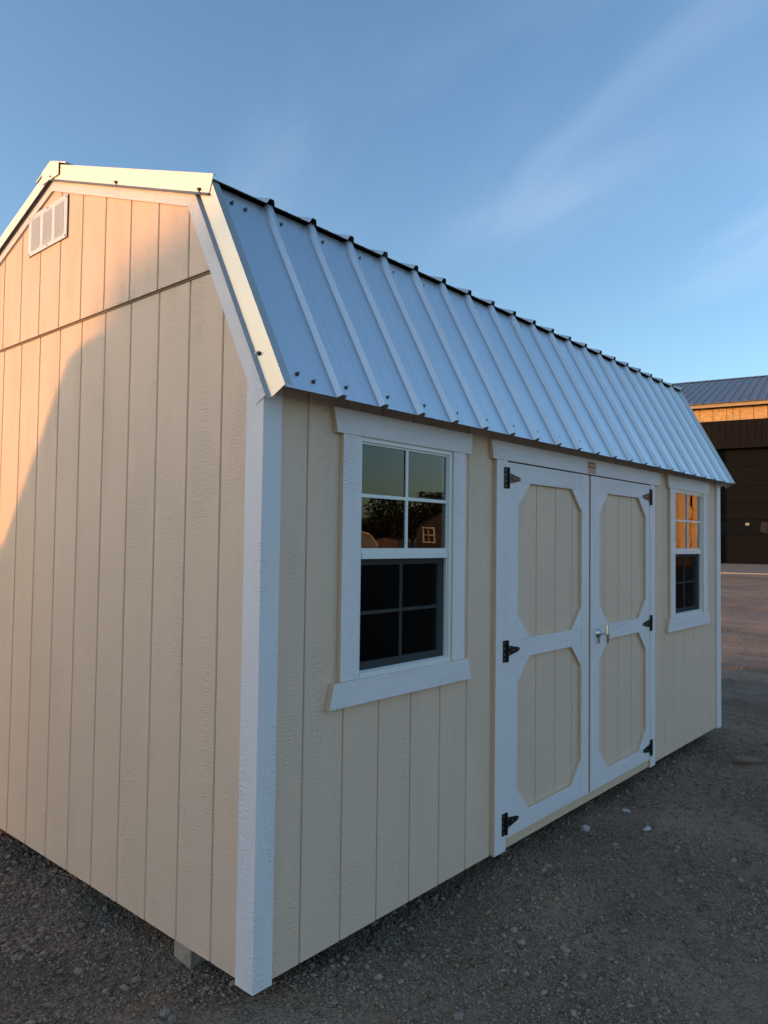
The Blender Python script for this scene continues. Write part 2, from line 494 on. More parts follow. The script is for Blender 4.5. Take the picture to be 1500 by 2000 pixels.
def scatter(n, sampler, smin, smax, power, V, F, base=0.5):
    px, py = sampler(n)
    clump = vnoise(px*1.3, py*1.3, 11)+0.6*vnoise(px*4, py*4, 12)
    keep = rng.random(len(px)) < np.clip(base+1.5*clump, 0.06, 1)
    keep &= ~((px > 0.35) & (px < 4.5) & (py > 0.35) & (py < 2.8)) & in_view(px, py, 330)
    px, py = px[keep], py[keep]; n = len(px)
    s = smin*(smax/smin)**(rng.random(n)**power)
    ang = rng.random(n)*2*np.pi
    v = V[None]*(1+0.55*(rng.random((n, len(V), 3))-0.5))
    v = v*(s[:, None]*np.stack([0.75+0.5*rng.random(n), 0.7+0.5*rng.random(n), 0.5+0.4*rng.random(n)], -1))[:, None, :]
    tilt = (rng.random(n)-0.5)*1.6
    ct, st = np.cos(tilt)[:, None], np.sin(tilt)[:, None]
    vy, vz = v[:, :, 1]*ct-v[:, :, 2]*st, v[:, :, 1]*st+v[:, :, 2]*ct
    ca, sa = np.cos(ang)[:, None], np.sin(ang)[:, None]
    vx, vy = v[:, :, 0]*ca-vy*sa, v[:, :, 0]*sa+vy*ca
    z = height(px, py)+s*0.12
    return np.stack([vx+px[:, None], vy+py[:, None], vz+z[:, None]], -1).reshape(-1, 3), (F[None]+(np.arange(n)*len(V))[:, None, None]).reshape(-1, 3)
def s_left(n): return rng.uniform(-1.5, 0.4, n), rng.uniform(-0.9, 3.6, n)
def s_right(n): return 5.5*rng.random(n)**1.3, rng.uniform(-1.9, 0.40, n)
def s_far(n): return 3.5+10*rng.random(n), rng.uniform(-1.8, 2.6, n)
parts = [scatter(190000, s_left, 0.0025, 0.0095, 1.5, PV8, PF8, 0.7), scatter(15000, s_left, 0.007, 0.021, 2.4, PV, PF, 0.4),
         scatter(150000, s_right, 0.0025, 0.0085, 1.6, PV8, PF8, 0.6), scatter(9000, s_right, 0.006, 0.019, 2.6, PV, PF, 0.4),
         scatter(22000, s_far, 0.004, 0.015, 2.0, PV8, PF8)]
off, fl = 0, []
for a, f in parts: fl.append(f+off); off += len(a)
me = bpy.data.meshes.new('gravel'); np_mesh(me, np.concatenate([a for a, _ in parts]), np.concatenate(fl))
me.materials.append(M['pebble'])
tag(link('gravel', me), 'loose grey gravel strewn over the yard', kind='stuff')

# ------------------------------------------------------------------ the shed
L, W, T = 4.66, 3.10, 0.018
YC = W/2
shed = thing('lofted_barn_shed', 'cream lofted barn shed with white trim and ribbed steel gambrel roof', 'shed', (0, 0, GB))
def part(name, mb, mats, parent=None, **kw):
    o = mb.build(name, mats, **kw)
    attach(o, parent or shed)
    return o
def attach(o, parent):
    o.parent = parent
    if parent is shed: o.matrix_parent_inverse = Matrix.Translation((0, 0, -GB))
    return o

# roof profile (right half, outer surface), mirrored about YC
E0, B0, PK = (-0.092, 1.905), (0.330, 2.700), (YC, 3.135)
def prof_z(y):
    y = min(y, W-y)
    if y < B0[0]: return E0[1]+(y-E0[0])*(B0[1]-E0[1])/(B0[0]-E0[0])
    return B0[1]+(y-B0[0])*(PK[1]-B0[1])/(PK[0]-B0[0])

# --- siding planks
SG, SL = 0.2032, 0.19347
YG0, XG0 = 0.2470, 0.21423
ZBAND = 2.368
GAPW = 0.0028
def plank_mesh(name, u0, u1, za0, za1, zb0, zb1, face, rects=None):
    """upright board; u along the wall, bottom za (left,right), top zb (left,right); face(u, d, z) -> point, d = depth behind face"""
    mb = MB()
    c = 0.003
    def piece(u0, u1, a0, a1, b0, b1, cl, cr):
        vs, fs = [], []
        for d, inl, inr in ((0.0, c if cl else 0, c if cr else 0), (0.003, 0, 0), (0.009, 0, 0)):
            l, r = u0+inl, u1-inr
            vs += [face(l, d, a0), face(r, d, a1), face(r, d, b1), face(l, d, b0)]
        fs = [(0, 1, 2, 3), (8, 11, 10, 9)]
        for k in (0, 4):
            fs += [(k+i, k+(i+1) % 4, k+4+(i+1) % 4, k+4+i) for i in range(4)]
        mb.add(vs, fs)
    if rects is None: piece(u0, u1, za0, za1, zb0, zb1, True, True)
    else:
        for (a, b, z0, z1) in rects: piece(a, b, z0, z0, z1, z1, abs(a-u0) < 1e-6, abs(b-u1) < 1e-6)
    return mb.mesh(name, 'cream')
gface = lambda off: (lambda u, d, z: (T+off+d, u, z))
lface = lambda u, d, z: (u, T+d, z)

# near gable wall: backing sheet + boards
def gable_poly(drop):
    return [(T, 0.0), (W-T, 0.0), (W-T, prof_z(T)-drop), (W-B0[0], B0[1]-drop), (YC, PK[1]-drop), (B0[0], B0[1]-drop), (T, prof_z(T)-drop)]
gable = part('gable_wall', MB().prism(gable_poly(0.05), T+0.007, T+0.030, axis=0), 'cream_edge')
edges = [T+0.001, YG0]
while edges[-1]+SG < W-T: edges.append(edges[-1]+SG)
edges.append(W-T-0.001)
for a, b in zip(edges[:-1], edges[1:]):
    l, r = a+GAPW, b-GAPW
    zl, zr = min(ZBAND-0.004, prof_z(l)-0.06), min(ZBAND-0.004, prof_z(r)-0.06)
    if a == edges[0] : zl = prof_z(l)-0.07
    attach(link('siding_plank', plank_mesh('siding_plank', l, r, 0.0015, 0.0015, zl, zr, gface(0))), gable)
    if min(prof_z(l), prof_z(r))-0.06 > ZBAND+0.05 or max(prof_z(l), prof_z(r))-0.06 > ZBAND+0.05:
        if min(prof_z(l), prof_z(r))-0.06 < ZBAND+0.01:      # narrow board under the steep slope starts where the fascia does
            l = 0.165 if l < YC else l; r = r if r < YC else W-0.165
        tl, tr = max(prof_z(l)-0.06, ZBAND+0.01), max(prof_z(r)-0.06, ZBAND+0.01)
        attach(link('siding_plank', plank_mesh('siding_plank', l, r, ZBAND+0.004, ZBAND+0.004, tl, tr, gface(-0.011))), gable)
# flashing strip; its dark brown includes the shade under the upper boards
part('flashing_strip', MB().box(T-0.0035, T+0.006, 0.19, W-0.19, ZBAND-0.0045, ZBAND+0.0035), 'flash', gable)
# far and rear walls (plain backing with boards behind the corner trim only where they could be seen)
fargable = part('far_gable_wall', MB().prism(gable_poly(0.05), L-T-0.030, L-T, axis=0), 'cream')
rear = part('rear_wall', MB().box(T+0.031, L-T-0.031, W-T-0.028, W-T, 0.0, 1.98), 'cream')

# long wall with openings
holes = [(0.452, 1.060, 0.895, 1.818), (3.655, 4.263, 0.895, 1.818), (1.462, 3.225, -0.1, 1.812)]
WTOP = 2.02
def cut(rect, hs):
    out = [rect]
    for h in hs:
        nxt = []
        for (a, b, z0, z1) in out:
            if h[1] <= a or h[0] >= b or h[3] <= z0 or h[2] >= z1: nxt.append((a, b, z0, z1)); continue
            if h[0] > a: nxt.append((a, h[0], z0, z1))
            if h[1] < b: nxt.append((h[1], b, z0, z1))
            m0, m1 = max(a, h[0]), min(b, h[1])
            if h[2] > z0: nxt.append((m0, m1, z0, h[2]))
            if h[3] < z1: nxt.append((m0, m1, h[3], z1))
        out = nxt
    return out
mb = MB()
for (a, b, z0, z1) in cut((T+0.031, L-T-0.031, 0.0, WTOP), holes): mb.box(a, b, T+0.007, T+0.030, z0, z1)
side = part('side_wall', mb, 'cream_edge')
edges = [T+0.010, XG0]
while edges[-1]+SL < L-T: edges.append(edges[-1]+SL)
edges.append(L-T-0.010)
for a, b in zip(edges[:-1], edges[1:]):
    if b-a < 0.03: continue
    rs = cut((a+GAPW, b-GAPW, 0.0015, WTOP), holes)
    groups = [[r] for r in rs] if len({(r[0], r[1]) for r in rs}) == 1 else ([rs] if rs else [])
    for g in groups:
        attach(link('siding_plank', plank_mesh('siding_plank', a+GAPW, b-GAPW, 0, 0, 0, 0, lface, g)), side)
# floor, joist rim and skids
part('floor', MB().box(T+0.04, L-T-0.04, T+0.04, W-T-0.04, 0.012, 0.05), 'wood')
for y in (0.395, W-0.50):
    part('skid', MB().box(0.045, L-0.045, y, y+0.105, -0.150, 0.0005), 'timber', bevel=0.004)
part('loft_floor', MB().box(T+0.05, L-T-0.05, T+0.35, W-0.37, 2.42, 2.44), 'wood')

# boards with a painted face and cream edges
def board(name, mb_pts, y0, y1, parent, grain):
    """polygon in x,z, front at y0"""
    mb = MB().prism(mb_pts, y0, y1, axis=1, mi=1)
    o = part(name, mb, ['white_v' if grain == 'v' else 'white_h', 'cream_edge'], parent)
    for p in o.data.polygons:
        if p.normal.y < -0.9: p.material_index = 0
    return o
def rect(x0, x1, z0, z1): return [(x0, z0), (x1, z0), (x1, z1), (x0, z1)]

# corner trim (white on both faces)
def corner(name, xs, ys):
    mb = MB()
    # L-section as one prism
    x0, x1, x2 = xs; y0, y1, y2 = ys
    mb.prism([(x0, y0), (x2, y0), (x2, y1), (x1, y1), (x1, y2), (x0, y2)], -0.004, 1.985, axis=2)
    return part(name, mb, 'white_v', bevel=0.0015)
corner('corner_trim', (0, T-0.001, 0.080), (0, T-0.001, 0.089))
corner('corner_trim', (L, L-T+0.001, L-0.080), (0, T-0.001, 0.089))
corner('corner_trim', (0, T-0.001, 0.080), (W, W-T+0.001, W-0.089))
corner('corner_trim', (L, L-T+0.001, L-0.080), (W, W-T+0.001, W-0.089))

# --- windows
def window(x):
    """x = left outer edge of the casing"""
    w = part('window', MB().box(x+0.082, x+0.106, 0.006, 0.062, 0.906, 1.814)
             .box(x+0.654, x+0.679, 0.006, 0.062, 0.906, 1.814)
             .box(x+0.1065, x+0.6535, 0.006, 0.062, 1.7905, 1.8135)
             .box(x+0.1065, x+0.6535, 0.004, 0.062, 0.9065, 0.938), 'vinyl')
    board('casing', rect(x, x+0.090, 0.919, 1.806), -0.001, T-0.001, w, 'v')
    board('casing', rect(x+0.675, x+0.762, 0.919, 1.806), -0.001, T-0.001, w, 'v')
    board('head_trim', [(x-0.032, 1.807), (x+0.804, 1.807), (x+0.811, 1.896), (x-0.052, 1.896)], -0.003, T-0.001, w, 'h')
    board('sill_trim', [(x-0.058, 0.828), (x+0.812, 0.828), (x+0.787, 0.918), (x-0.034, 0.918)], -0.006, T-0.001, w, 'h')
    # stepped track lines of the frame
    part('frame_track', MB().box(x+0.646, x+0.6535, 0.014, 0.060, 0.9385, 1.790).box(x+0.1065, x+0.114, 0.014, 0.060, 0.9385, 1.790)
         .box(x+0.1145, x+0.6455, 0.014, 0.060, 1.782, 1.790), 'vinyl', w)
    part('meeting_rail', MB().box(x+0.1145, x+0.6455, 0.0115, 0.050, 1.374, 1.394).box(x+0.1145, x+0.6455, 0.007, 0.047, 1.354, 1.3735), 'vinyl', w)
    X0, X1 = x+0.1145, x+0.6455
    xm, zm = (X0+X1)/2, 1.590
    part('muntin', MB().box(xm-0.0065, xm+0.0065, 0.014, 0.020, 1.3945, 1.7815), 'vinyl', w)
    part('muntin', MB().box(X0, xm-0.0067, 0.0142, 0.0198, zm-0.0065, zm+0.0065).box(xm+0.0067, X1, 0.0142, 0.0198, zm-0.0065, zm+0.0065), 'vinyl', w)
    for (a, b) in ((X0, xm), (xm, X1)):
        for (c, d) in ((1.3945, zm), (zm, 1.7815)):
            part('pane', MB().box(a, b, 0.0205, 0.0245, c, d), 'glass', w)
    # lower sash set further in, behind the insect screen
    sash = MB()
    sash.box(X0, X0+0.026, 0.036, 0.058, 0.939, 1.3535).box(X1-0.026, X1, 0.036, 0.058, 0.939, 1.3535)
    sash.box(X0+0.0262, X1-0.0262, 0.036, 0.058, 0.939, 0.968).box(X0+0.0262, X1-0.0262, 0.036, 0.058, 1.330, 1.3535)
    part('lower_sash', sash, 'vinyl', w)
    zl = 1.150
    part('muntin', MB().box(xm-0.0065, xm+0.0065, 0.038, 0.044, 0.9685, 1.3295), 'vinyl', w)
    part('muntin', MB().box(X0+0.0265, xm-0.0067, 0.0382, 0.0438, zl-0.0065, zl+0.0065).box(xm+0.0067, X1-0.0265, 0.0382, 0.0438, zl-0.0065, zl+0.0065), 'vinyl', w)
    for (a, b) in ((X0+0.0262, xm), (xm, X1-0.0262)):
        for (c, d) in ((0.9685, zl), (zl, 1.3295)):
            part('pane', MB().box(a, b, 0.0445, 0.0485, c, d), 'glass', w)
    part('insect_screen', MB().box(X0+0.004, X1-0.004, 0.0225, 0.0230, 0.942, 1.3535), 'screen', w)
    part('screen_frame', MB().box(X0, X1, 0.017, 0.0285, 0.9385, 0.9415), 'vinyl', w)
    # timber lining of the opening inside
    part('jamb_lining', MB().box(x+0.680, x+0.695, 0.049, 0.13, 0.90, 1.82).box(x+0.066, x+0.081, 0.049, 0.13, 0.90, 1.82)
         .box(x+0.082, x+0.679, 0.0625, 0.13, 1.8145, 1.83).box(x+0.082, x+0.679, 0.0625, 0.13, 0.89, 0.9055), 'wood', w)
    return w
window(0.370)
window(3.575)

# --- double door
DX0, DX1, DM = 1.480, 3.207, 2.345
part('door_casing', MB(), 'white_v') if False else None
door_l = part('door', MB().box(DX0+0.002, DM-0.013, T+0.006, T+0.026, 0.056, 1.796), 'cream_edge')
door_r = part('door', MB().box(DM+0.013, DX1-0.002, T+0.006, T+0.026, 0.056, 1.796), 'cream_edge')
def door_leaf(d, x0, x1, grooves, hinge_left):
    es = [x0+0.02]+grooves+[x1-0.02]
    for a, b in zip(es[:-1], es[1:]):
        attach(link('door_plank', plank_mesh('door_plank', a+GAPW, b-GAPW, 0.06, 0.06, 1.79, 1.79, lambda u, dd, z: (u, T-0.001+dd*0.75, z))), d)
    yb, yf = T-0.0015, 0.000
    sl, sr = x0+0.098, x1-0.088
    if not hinge_left: sl, sr = x0+0.112, x1-0.062
    R1, R2, R3, R4 = 0.139, 0.871, 0.961, 1.712
    board('stile', rect(x0, sl, 0.051, 1.801), yf, yb, d, 'v')
    board('stile', rect(sr, x1, 0.051, 1.801), yf, yb, d, 'v')
    board('rail', rect(sl+0.0006, sr-0.0006, R4, 1.801), yf+0.0006, yb, d, 'h')
    board('rail', rect(sl+0.0006, sr-0.0006, R2, R3), yf+0.0006, yb, d, 'h')
    board('rail', rect(sl+0.0006, sr-0.0006, 0.051, R1), yf+0.0006, yb, d, 'h')
    c, e = 0.113, 0.115
    g = 0.0006
    for (z0, z1) in ((R3, R4), (R1, R2)):
        for (xa, s) in ((sl+g, 1), (sr-g, -1)):
            for (za, t) in ((z0+g, 1), (z1-g, -1)):
                board('corner_brace', [(xa, za), (xa+s*c, za), (xa, za+t*e)], yf+0.0004, yb, d, 'v')
    return d
door_leaf(door_l, DX0, DM-0.011, [1.590, 1.783, 1.980, 2.168], True)
door_leaf(door_r, DM+0.011, DX1, [2.570, 2.765, 2.962, 3.10], False)
part('astragal', MB().box(DM-0.030, DM+0.030, T+0.0275, T+0.040, 0.06, 1.79), 'cream_edge', door_l)
dc = part('door_frame', MB().box(DX0-0.020, DX0-0.002, 0.020, 0.11, 0.0, 1.83).box(DX1+0.002, DX1+0.018, 0.020, 0.11, 0.0, 1.83), 'wood')
board('casing', rect(1.383, DX0-0.003, -0.002, 1.806), -0.002, T-0.001, dc, 'v')
board('casing', rect(DX1+0.003, 3.292, -0.002, 1.806), -0.002, T-0.001, dc, 'v')
board('head_trim', [(1.352, 1.8075), (3.372, 1.8075), (3.387, 1.893), (1.334, 1.893)], -0.004, T-0.001, dc, 'h')
part('threshold', MB().box(DX0-0.002, DX1+0.002, 0.010, 0.050, 0.0012, 0.048), 'cream_edge', dc)
part('header_stop', MB().box(DX0, DX1, T+0.030, 0.10, 1.780, 1.83), 'dark_in', dc)

def hinge(parent, x, z, s, tinted):
    """T hinge: plate on the casing, knuckle, tapering strap on the door; s = +1 strap to +x"""
    y = -0.0035
    mb = MB()
    mb.box(min(x-s*0.036, x-s*0.003), max(x-s*0.036, x-s*0.003), y-0.002, y, z-0.050, z+0.050)
    mb.cyl((x, y-0.0035, z-0.050), (0, 0, 1), 0.0055, 0.100, 8)
    pts = [(x+s*0.005, z-0.026), (x+s*0.098, z-0.010), (x+s*0.108, z-0.007), (x+s*0.113, z), (x+s*0.108, z+0.007), (x+s*0.098, z+0.010), (x+s*0.005, z+0.026)]
    mb.prism(pts, y-0.0015, y+0.003, axis=1, mi=1 if tinted else 0)
    h = part('hinge', mb, ['black', 'hinge_reflection'], parent)
    sc = MB()
    for (dx, dz) in ((-0.022, 0.038), (-0.026, 0.014), (-0.026, -0.014), (-0.022, -0.038)):
        sc.cyl((x+s*dx, y-0.001, z+dz), (0, -1, 0), 0.0042, 0.0022, 8, 0.003, mi=2)
    for (dx, dz) in ((0.018, 0.015), (0.018, -0.015), (0.055, 0.0), (0.100, 0.0)):
        sc.cyl((x+s*dx, y-0.001, z+dz), (0, -1, 0), 0.0045, 0.0022, 8, 0.003, mi=2)
    me = sc.mesh('hinge_screws', ['black', 'hinge_reflection', 'screw'])
    bm = bmesh.new(); bm.from_mesh(h.data); bm.from_mesh(me); bm.to_mesh(h.data); bm.free()
    h.data.materials.append(M['screw'])
    bpy.data.meshes.remove(me)
for z, refl in ((1.725, True), (0.915, False), (0.122, False)):
    hinge(door_l, DX0-0.001, z, 1, refl)
    hinge(door_r, DX1+0.001, z, -1, refl)
# T handle
hx, hz = 2.452, 0.915
mb = MB()
mb.cyl((hx, -0.001, hz), (0, -1, 0), 0.030, 0.005, 20, 0.026)
mb.cyl((hx, -0.006, hz), (0, -1, 0), 0.020, 0.010, 16, 0.011)
mb.cyl((hx, -0.016, hz), (0, -1, 0), 0.009, 0.034, 12)
mb.cyl((hx, -0.056, hz-0.050), (0, 0, 1), 0.0075, 0.050, 12, 0.0105)
mb.cyl((hx, -0.056, hz), (0, 0, 1), 0.0105, 0.050, 12, 0.0075)
mb.box(hx-0.012, hx+0.012, -0.006, -0.001, hz-0.056, hz-0.026)
part('door_handle', mb, 'chrome', door_r, smooth=False)
# maker's sticker above the door
M['stk_base'] = plain('sticker_pale', (0.60, 0.44, 0.36), 0.5, var=0.1)
M['stk_brown'] = plain('sticker_brown', (0.20, 0.07, 0.03), 0.5)
M['stk_gold'] = plain('sticker_gold', (0.52, 0.30, 0.10), 0.5)
M['stk_red'] = plain('sticker_red', (0.42, 0.14, 0.11), 0.5)
st = part('sticker', MB().box(2.306, 2.414, -0.0048, -0.0041, 1.812, 1.880), 'stk_base', dc)
mb = MB().prism([(2.312, 1.842), (2.408, 1.842), (2.398, 1.874), (2.320, 1.874)], -0.0054, -0.0049, axis=1)
part('sticker_banner', mb, 'stk_brown', dc)
mb = MB().box(2.325, 2.393, -0.0060, -0.0055, 1.852, 1.866)
part('sticker_name_band', mb, 'stk_gold', dc)
mb = MB()
for k, (a, b) in enumerate(((2.325, 2.395), (2.318, 2.402), (2.330, 2.388), (2.322, 2.398))):
    zz = 1.8355-0.0058*k
    mb.box(a, b, -0.0054, -0.0049, zz-0.0014, zz+0.0014)
part('sticker_print', mb, 'stk_red', dc)

# --- roof
roof = part('roof', MB(), 'steel')
bpy.data.objects.remove(roof, do_unlink=True)
RIB = 0.2195
XR0 = 0.262 - RIB            # first rib centre line of the eave
def rib_profile(x0, x1):
    """(x, height) of the ribbed sheet between x0 and x1"""
    pts = [(x0, 0.0)]
    k0 = int(math.floor((x0-XR0)/RIB))-1
    for k in range(k0, k0+40):
        c = XR0+k*RIB
        if c < 0.1: continue                # the rake trim covers the first rib
        for (dx, h) in ((-0.021, 0), (-0.011, 0.020), (0.009, 0.020), (0.019, 0),
                        (0.068, 0), (0.072, 0.0007), (0.080, 0.0007), (0.084, 0), (0.135, 0), (0.139, 0.0007), (0.147, 0.0007), (0.151, 0)):
            if x0 < c+dx < x1: pts.append((c+dx, h))
    pts.append((x1, 0.0))
    return pts
def sheet(pts, a, b, name, parent, mat='steel', thick=0.0012, lift=0.0):
    """ribbed sheet swept from a=(y,z) to b=(y,z); ribs stand out along the slope's normal"""
    dy, dz = b[0]-a[0], b[1]-a[1]; ln = math.hypot(dy, dz)
    ny_, nz_ = -dz/ln, dy/ln
    if nz_ < 0: ny_, nz_ = -ny_, -nz_
    n = len(pts); vs = []; fs = []
    for (oy, oz) in (a, b):
        for t in (0.0, -thick):
            for (x, h) in pts: vs.append((x, oy+ny_*(h+lift+t), oz+nz_*(h+lift+t)))
    # rows: 0 a-top 1 a-bot 2 b-top 3 b-bot
    for i in range(n-1):
        fs += [(i, i+1, 2*n+i+1, 2*n+i), (n+i, 3*n+i, 3*n+i+1, n+i+1), (i, n+i, n+i+1, i+1), (2*n+i, 2*n+i+1, 3*n+i+1, 3*n+i)]
    fs += [(0, 2*n, 3*n, n), (n-1, 2*n-1, 4*n-1, 3*n-1)]
    mb = MB().add(vs, fs)
    return part(name, mb, mat, parent)
RX0, RX1 = 0.003, L-0.003
cuts = [RX0]
x = XR0+RIB*4
while x < RX1-0.2: cuts.append(x); x += RIB*4
cuts.append(RX1)
# decking under the steel is the roof part that carries the panels
mb = MB()
pts = [(E0[0]+0.07, E0[1]+0.09), (B0[0]+0.01, B0[1]-0.03), (YC, PK[1]-0.035), (W-B0[0]-0.01, B0[1]-0.03), (W-E0[0]-0.07, E0[1]+0.09)]
inner = [(y, z-0.018) for (y, z) in pts]
for i in range(4):
    mb.prism([pts[i], pts[i+1], inner[i+1], inner[i]], T+0.032, L-T-0.032, axis=0)
roof = part('roof', mb, 'dark_in')
def mir(q): return (W-q[0], q[1])
OV = 0.036                                   # upper sheet overhang past the break
dlen = math.hypot(PK[0]-B0[0], PK[1]-B0[1])
sl = ((PK[0]-B0[0])/dlen, (PK[1]-B0[1])/dlen)
EB = (B0[0]-sl[0]*OV, B0[1]-sl[1]*OV+0.001)
BT = (B0[0]-0.010, B0[1]-0.020)
for i, (a, b) in enumerate(zip(cuts[:-1], cuts[1:])):
    lap = 0.0016*(i % 2)
    ex = 0.0 if i == len(cuts)-2 else 0.012
    pr = rib_profile(a, b+ex)
    sheet(pr, E0, BT, 'roof_panel', roof, lift=lap)
    sheet(pr, EB, (PK[0], PK[1]+0.003), 'roof_panel', roof, lift=lap)
    sheet(pr, mir(E0), mir(BT), 'roof_panel', roof, lift=lap)
    sheet(pr, mir(EB), (PK[0], PK[1]+0.003), 'roof_panel', roof, lift=lap)
# ridge cap
cap = [(YC-0.15, PK[1]-0.030), (YC-0.148, PK[1]-0.022), (YC, PK[1]+0.030), (YC+0.148, PK[1]-0.022), (YC+0.15, PK[1]-0.030), (YC, PK[1]+0.026)]
part('ridge_cap', MB().prism(cap, -0.0125, L+0.0125, axis=0), 'trim_steel', roof)
part('ridge_cap_end', MB().prism([(YC-0.085, PK[1]-0.060), (YC+0.085, PK[1]-0.060), (YC+0.085, PK[1]+0.000), (YC, PK[1]+0.029), (YC-0.085, PK[1]+0.000)], -0.0150, -0.0127, axis=0), 'trim_steel', roof)

# --- white fascia boards and metal rake trim on both gables
def offs(a, b, o, along0=0.0, along1=0.0):
    dy, dz = b[0]-a[0], b[1]-a[1]; ln = math.hypot(dy, dz); d = (dy/ln, dz/ln)
    nrm = (d[1], -d[0])                        # towards the inside of the gable for the right half
    if (YC-a[0])*nrm[0]+(2.0-a[1])*nrm[1] < 0: nrm = (-nrm[0], -nrm[1])
    return [(a[0]+nrm[0]*o-d[0]*along0, a[1]+nrm[1]*o-d[1]*along0), (b[0]+nrm[0]*o+d[0]*along1, b[1]+nrm[1]*o+d[1]*along1)]
def isect(p, q, r, s):
    x1, y1, x2, y2, x3, y3, x4, y4 = *p, *q, *r, *s
    d = (x1-x2)*(y3-y4)-(y1-y2)*(x3-x4)
    a, b = x1*y2-y1*x2, x3*y4-y3*x4
    return ((a*(x3-x4)-(x1-x2)*b)/d, (a*(y3-y4)-(y1-y2)*b)/d)
def vert(p, q, y):                               # point on line pq at given y
    t = (y-p[0])/(q[0]-p[0]); return (y, p[1]+t*(q[1]-p[1]))
def rake(xf, s):
    """s = -1: gable facing -x with its outer face at xf; s = +1 the far one"""
    for flip in (False, True):
        F = (lambda pts: [mir(q) for q in pts]) if flip else (lambda pts: pts)
        lo0, lo1 = offs(E0, B0, 0.012, -0.028), offs(E0, B0, 0.136, 0.030 if False else 0.022)
        up0, up1 = offs(B0, PK, 0.012), offs(B0, PK, 0.102)
        jo, ji = isect(*lo0, *up0), isect(*lo1, *up1)
        xa, xb = (xf-0.003, xf+T-0.003) if s < 0 else (xf-T+0.003, xf+0.003)
        # lower slope board, squared end
        lo0s = offs(E0, B0, 0.012, -0.02)[0]; lo1s = offs(E0, B0, 0.136, -0.02)[0]
        part('fascia_board', MB().prism(F([lo0s, lo1s, ji, jo]), xa, xb, axis=0), 'white_v')
        po, pi = vert(*up0, YC), vert(*up1, YC)
        k = 0.0008
        sh = lambda q: (q[0]+k, q[1]+k*0.4)
        part('fascia_board', MB().prism(F([sh(jo), sh(ji), pi, po]), xa+0.0004, xb, axis=0), 'white_v')
        # metal rake trim: face, out-turned lower lip, return over the roof sheet
        def trim(a, b, wd, al0, al1, peak, xo):
            o0 = offs(a, b, -0.016, al0, al1); o1 = offs(a, b, wd, al0, al1); o2 = offs(a, b, wd+0.010, al0, al1); o3 = offs(a, b, -0.016, al0, al1)
            if peak:
                o0[1], o1[1], o2[1] = vert(*o0, YC), vert(*o1, YC), vert(*o2, YC)
            f0 = xf+s*xo; th = 0.0012
            ends = []
            for i in (0, 1):
                A, B, Cc = F([o0[i]])[0], F([o1[i]])[0], F([o2[i]])[0]
                In = offs(a, b, -0.016, al0, al1)[i] if not (peak and i) else o0[1]
                In = F([In])[0]
                # section: return inwards over the sheet, face, lip kicked out
                ends.append([(f0-s*(0.012 if peak else 0.034), In[0], In[1]), (f0, A[0], A[1]), (f0, B[0], B[1]), (f0+s*0.013, Cc[0], Cc[1]),
                             (f0+s*0.013-s*th, Cc[0], Cc[1]-0.0012), (f0-s*th, B[0], B[1]), (f0-s*th, A[0], A[1]-0.0016), (f0-s*(0.012 if peak else 0.034), In[0], In[1]-0.0016)])
            vs = ends[0]+ends[1]; n = 8
            fs = [tuple(range(n)), tuple(range(2*n-1, n-1, -1))]+[(i, i+n, (i+1) % n+n, (i+1) % n) for i in range(n)]
            part('rake_trim', MB().add(vs, fs), 'trim_steel', roof)
        trim(E0, B0, 0.056, 0.006, -0.012, False, 0.006)
        trim(B0, PK, 0.050, 0.040, 0.0, True, 0.0085)
rake(0.0, -1)
rake(L, 1)

# --- screws with washers (roof and rake)
mb = MB()
mb.cyl((0, 0, -0.001), (0, 0, 1), 0.0085, 0.003, 10, 0.0075, mi=1)
mb.cyl((0, 0, 0.002), (0, 0, 1), 0.0068, 0.0025, 10, 0.0060, mi=0)
mb.cyl((0, 0, 0.0045), (0, 0, 1), 0.0046, 0.0065, 6, 0.0042, mi=0)
scr_me = mb.mesh('screw', ['screw', 'rubber'])
def screw(p, nrm, sc=1.0):
    o = link('screw', scr_me)
    q = Vector(nrm).to_track_quat('Z', 'Y')
    o.rotation_mode = 'QUATERNION'; o.rotation_quaternion = q; o.location = p
    o.scale = (sc, sc, sc)
    attach(o, roof)
sl_d = Vector((0, BT[0]-E0[0], BT[1]-E0[1])); sl_n = Vector((0, -sl_d.z, sl_d.y)).normalized()
if sl_n.z < 0: sl_n = -sl_n
def on_slope(x, t): return Vector((x, E0[0]+sl_d.y*t, E0[1]+sl_d.z*t))+sl_n*0.002
screw(on_slope(0.085, 0.072), sl_n, 0.9); screw(on_slope(0.150, 0.052), sl_n, 0.9)
for k in range(0, 21):
    screw(on_slope(XR0+RIB*(k+1)+0.046, 0.060), sl_n, 0.85)
    if k % 2 == 0 or k < 4: screw(on_slope(XR0+RIB*(k+1)+0.046, 0.93), sl_n, 0.85)
screw(on_slope(0.075, 0.93), sl_n, 0.9); screw(on_slope(0.135, 0.925), sl_n, 0.9)
def rake_pt(a, b, t, o): 
    q = offs(a, b, o); return (-0.0095, q[0][0]+(q[1][0]-q[0][0])*t, q[0][1]+(q[1][1]-q[0][1])*t)
screw(rake_pt(E0, B0, 0.175, 0.044), (-1, 0, 0), 0.95)
for t in (0.02, 0.50, 0.985): screw(rake_pt(B0, PK, t, 0.042), (-1, 0, 0), 0.95)
for t in (0.5,):
    q = rake_pt(B0, PK, t, 0.042); screw((q[0], W-q[1], q[2]), (-1, 0, 0), 0.95)

